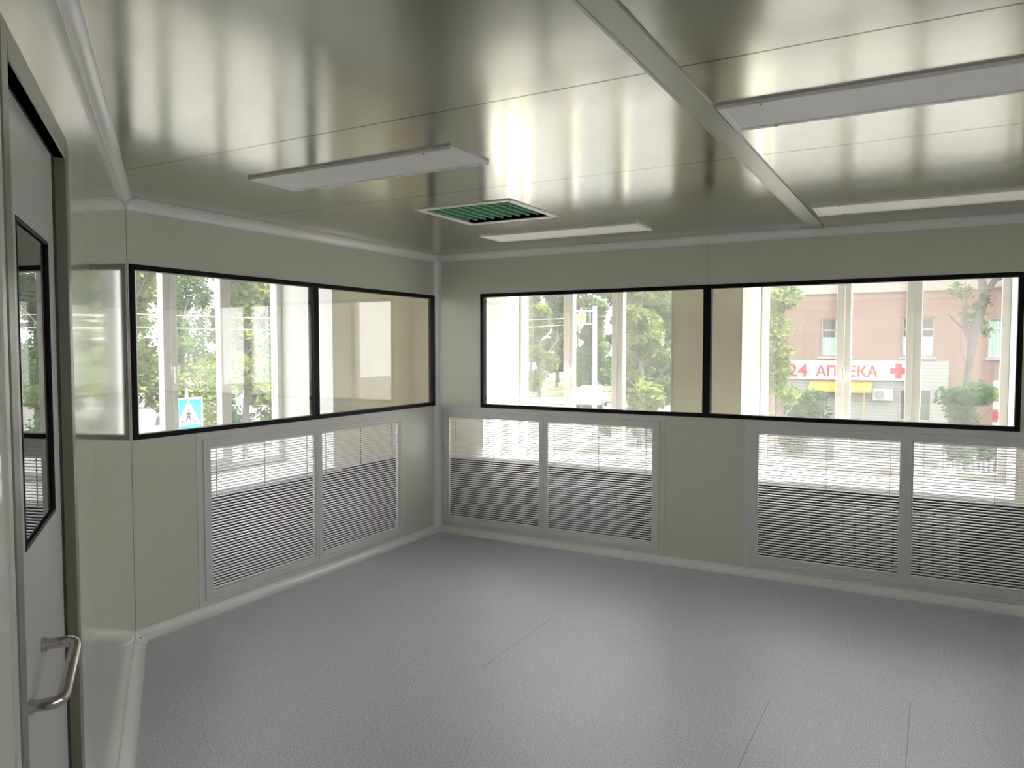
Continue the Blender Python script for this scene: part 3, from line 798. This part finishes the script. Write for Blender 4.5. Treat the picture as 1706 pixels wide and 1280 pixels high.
# low house behind the trees of the side street
t = thing('low_house', FW, (-60, 42, GZ), 'low pale house with a grey roof behind the side street trees', 'house')
mb = MB(); mb.box(-63, -57, 38, 46, GZ, .9); mb.build('house_wall', 'hwall', t)
mb = MB(); mb.v += [(-63.5, 37.4, .9), (-56.5, 37.4, .9), (-56.5, 46.5, .9), (-63.5, 46.5, .9), (-61, 42, 2.6), (-59, 42, 2.6)]
for q in ((0, 1, 5, 4), (1, 2, 5), (2, 3, 4, 5), (3, 0, 4), (0, 3, 2, 1)): mb.face(list(q))
mb.build('house_roof', 'hroof', t)
for i in range(3): MB().box(-57, -56.95, 39+i*2.4, 40.2+i*2.4, -1, .4).build('window', 'wdark', t)

# pedestrian crossing sign
x0, y0 = -15.12, 11.50
ang = math.radians(88)
FS = fr((x0, y0, GZ), (math.cos(ang), math.sin(ang), 0))
t = thing('crossing_sign', FS, (0, 0, 0), 'blue and white pedestrian crossing sign on its pole outside the left window', 'sign')
zc = 2.46; S = .39
MB().bbox(-S, S, -.02, .0, zc-S, zc+S, .004).build('sign_plate', 'signwhite', t)
MB().box(-S+.045, S-.045, -.024, -.0195, zc-S+.045, zc+S-.045).build('blue_field', 'signblue', t)
def flat(poly, y0_, y1_):
    mb = MB(); n = len(poly); mb.v += [(x, y0_, z) for x, z in poly]+[(x, y1_, z) for x, z in poly]
    for i in range(n):
        j = (i+1) % n; mb.face([i, j, n+j, n+i])
    mb.face(list(range(n))[::-1]); mb.face([n+i for i in range(n)]); return mb
flat([(-.325, zc-.24), (.325, zc-.24), (0, zc+.32)], -.028, -.0235).build('white_triangle', 'signwhite', t)
mb = flat([(-.02, zc+.07), (.03, zc+.05), (.035, zc-.04), (.09, zc-.17), (.06, zc-.18), (.0, zc-.06), (-.05, zc-.18), (-.085, zc-.16), (-.03, zc-.03)], -.031, -.0275)
for poly_ in ([(-.01, zc+.135), (.03, zc+.135), (.03, zc+.085), (-.01, zc+.085)], [(.02, zc+.05), (.10, zc-.02), (.085, zc-.035), (.01, zc+.01)], [(-.02, zc+.06), (-.09, zc-.0), (-.075, zc-.015), (-.01, zc+.02)],
              [(-.20, zc-.2), (-.16, zc-.2), (-.13, zc-.14), (-.16, zc-.14)], [(.16, zc-.2), (.20, zc-.2), (.16, zc-.14), (.13, zc-.14)]):
    m2 = flat(poly_, -.031, -.0275); b = len(mb.v); mb.v += m2.v; mb.f += [[b+i for i in f] for f in m2.f]; mb.smooth += m2.smooth
mb.build('walking_figure', 'black', t)
MB().tube([(0, .04, 0), (0, .04, 3.0)], .035, 12).build('pole', 'pole', t)
for q in (-.2, .16): MB().box(-.2, .2, 0, .06, zc+q, zc+q+.04).build('clamp', 'pole', t)

# pole with a bracket and a yellow diamond
px_, py_ = -7.92, 18.58
FL = fr((px_, py_, GZ), (math.cos(math.radians(25)), math.sin(math.radians(25)), 0))
t = thing('street_pole', FL, (0, 0, 0), 'tall pale street pole with a ladder-like bracket', 'pole')
MB().tube([(0, 0, 0), (0, 0, 2.5), (0, 0, 5.12)], [.075, .07, .06], 14).build('shaft', 'pole', t)
mb = MB()
mb.tube([(0, 0, 4.98), (-.5, 0, 4.98)], .022, 8); mb.tube([(0, 0, 4.65), (-.5, 0, 4.65)], .022, 8)
for q in (-.12, -.25, -.4, -.5): mb.tube([(q, 0, 4.65), (q, 0, 4.98)], .014, 6)
mb.build('bracket', 'signwhite', t)
t2 = thing('road_sign', FL, (-.36, -.05, 4.4), 'yellow and white diamond road sign hanging on the pole bracket', 'sign')
flat([(-.36, 4.49), (-.22, 4.79), (-.36, 5.09), (-.50, 4.79)], -.05, -.028).build('white_border', 'signwhite', t2)
flat([(-.36, 4.59), (-.27, 4.79), (-.36, 4.99), (-.45, 4.79)], -.056, -.049).build('yellow_centre', 'signyel', t2)

# cars
def car(x, y, rz, label):
    f = Matrix.Translation(Vector((x, y, GZ))) @ Matrix.Rotation(rz, 4, 'Z')
    t = thing('car', f, (0, 0, 0), label, 'car', 'cars parked along the streets')
    side = [(-2.1, .3), (-2.15, .65), (-2.0, .9), (-1.55, .98), (-1.0, 1.42), (.35, 1.45), (1.05, .98), (1.9, .86), (2.12, .62), (2.1, .3)]
    mb = MB(); n = len(side); b = 0
    for yy, sc in ((-.85, 1), (.85, 1)): mb.v += [(px, yy*(1 if z < 1.0 else .8), z) for px, z in side]
    for i in range(n):
        j = (i+1) % n; mb.face([i, j, n+j, n+i])
    mb.face(list(range(n))); mb.face([n+i for i in range(n)][::-1])
    mb.build('body', 'carw', t)
    mb = MB()
    for s_ in (-1, 1):
        q = [(-1.4, 1.0), (-.93, 1.36), (.28, 1.38), (.88, 1.0)]
        b = len(mb.v); mb.v += [(px, s_*(.862 if z < 1.1 else .70), z) for px, z in q]+[(px, s_*(.84 if z < 1.1 else .66), z) for px, z in q]
        for q4 in ((0, 1, 2, 3), (4, 7, 6, 5), (0, 4, 5, 1), (1, 5, 6, 2), (2, 6, 7, 3), (3, 7, 4, 0)): mb.face([b+i for i in q4])
    mb.build('side_windows', 'card', t)
    for wx in (-1.3, 1.32):
        for s_ in (-1, 1):
            MB().tube([(wx, s_*.70, .32), (wx, s_*.88, .32)], .32, 20).build('wheel', 'tyre', t)
car(-16.6, 46.5, 1.75, 'white car parked under the dark green tree')
car(-20.2, 47.0, 1.85, 'white car partly hidden behind the street pole')
car(-27.6, 19.2, 2.1, 'white car parked left of the crossing sign')
# road barrier
t = thing('road_barrier', FW, (-22, 42, GZ), 'low white road barrier behind the street pole', 'barrier')
MB().box(-30, -19, 41.9, 42.0, GZ+.55, GZ+.85).build('rail', 'signwhite', t)
for i in range(8): MB().box(-29.8+i*1.5, -29.7+i*1.5, 41.95, 42.05, GZ, GZ+.8).build('post', 'pole', t)
t = thing('fence', FW, (1.8, 28, GZ), 'pale low fence in front of the pharmacy bushes', 'fence')
mb = MB()
for i in range(26): mb.box(.2+i*.14, .28+i*.14, 27.9, 27.93, GZ+.1, GZ+1.35)
mb.build('pickets', 'hwall', t); MB().box(.1, 3.9, 27.93, 27.97, GZ+1.0, GZ+1.08).box(.1, 3.9, 27.93, 27.97, GZ+.4, GZ+.48).build('rail', 'hwall', t)
# stacked shop boards at the right
t = thing('notice_boards', FW, (1.95, 27.6, GZ), 'stack of small red and white notice boards on a post', 'sign')
MB().tube([(1.75, 27.6, GZ), (1.75, 27.6, 1.0)], .03, 8).build('post', 'pole', t)
for i, (z, m) in enumerate(((.35, 'signwhite'), (.02, 'awn'), (-.3, 'signwhite'), (-.62, 'signred'), (-.94, 'signwhite'))):
    MB().bbox(1.6, 2.1, 27.5, 27.56, z, z+.24, .005).build('board', m, t)
# overhead wires
for i, (a, b, sag, lab) in enumerate((((-16.5, 4, 2.45), (-14, 30, 2.9), .25, 'upper overhead cable across the left window'), ((-16.5, 4, 2.2), (-14, 30, 2.62), .3, 'lower overhead cable across the left window'))):
    A_, B_ = Vector(a), Vector(b); pts = [A_.lerp(B_, q/20)+Vector((0, 0, -4*sag*(q/20)*(1-q/20))) for q in range(21)]
    tag(MB().tube(pts, .006, 6).build('overhead_cable', 'wire', org=pts[0]), lab, 'cable', 'overhead cables')

# pedestrian: one continuous skinned body
t = thing('person', Matrix.Translation(Vector((-25.3, 19.9, GZ))) @ Matrix.Rotation(.9, 4, 'Z'), (0, 0, 0), 'person in a light rose dress walking beside the crossing sign', 'person')
J = [((0, 0, .95), .15), ((0, 0, 1.15), .12), ((0, 0, 1.36), .15), ((0, 0, 1.48), .055), ((0, .01, 1.56), .085), ((0, .01, 1.66), .08),
     ((-.18, 0, 1.38), .055), ((-.24, .05, 1.12), .042), ((-.22, .18, .9), .03), ((-.22, .22, .82), .025),
     ((.18, 0, 1.38), .055), ((.25, -.04, 1.12), .042), ((.24, .02, .9), .03), ((.24, .04, .82), .025),
     ((-.09, 0, .88), .1), ((-.1, .14, .5), .065), ((-.1, .1, .1), .04), ((-.1, .24, .03), .03),
     ((.09, 0, .88), .1), ((.1, -.06, .5), .065), ((.1, -.28, .12), .04), ((.1, -.18, .03), .03)]
E_ = [(0, 1), (1, 2), (2, 3), (3, 4), (4, 5), (2, 6), (6, 7), (7, 8), (8, 9), (2, 10), (10, 11), (11, 12), (12, 13), (0, 14), (14, 15), (15, 16), (16, 17), (0, 18), (18, 19), (19, 20), (20, 21)]
me = bpy.data.meshes.new('body'); me.from_pydata([j[0] for j in J], E_, []); me.materials.append(M['skin'])
po = bpy.data.objects.new('body', me); COL.objects.link(po); po.parent = t
md = po.modifiers.new('Skin', 'SKIN'); sm_ = me.skin_vertices[0].data
for i, j in enumerate(J): sm_[i].radius = (j[1], j[1])
sm_[0].use_root = True
po.modifiers.new('Subdivision', 'SUBSURF').levels = 1
mb = MB(); ring = []
prof = [(.62, .27), (.8, .22), (1.0, .19), (1.15, .145), (1.35, .185), (1.43, .12)]
for z, r_ in prof:
    for q in range(14):
        an = q*2*math.pi/14; mb.v.append((r_*math.cos(an)*1.05, r_*math.sin(an)*.8, z))
for i in range(len(prof)-1):
    for q in range(14): mb.face([i*14+q, i*14+(q+1) % 14, (i+1)*14+(q+1) % 14, (i+1)*14+q], True)
mb.build('dress', 'cloth', t)
mb = MB(); prof = [(1.50, .05), (1.54, .095), (1.62, .105), (1.70, .09), (1.75, .03)]
for z, r_ in prof:
    for q in range(12):
        an = q*2*math.pi/12; mb.v.append((r_*math.cos(an), r_*math.sin(an)-.025, z))
for i in range(len(prof)-1):
    for q in range(12): mb.face([i*12+q, i*12+(q+1) % 12, (i+1)*12+(q+1) % 12, (i+1)*12+q], True)
mb.build('hair', 'hair', t)

for o in ROOTS:
    if '_org' in o: del o['_org']
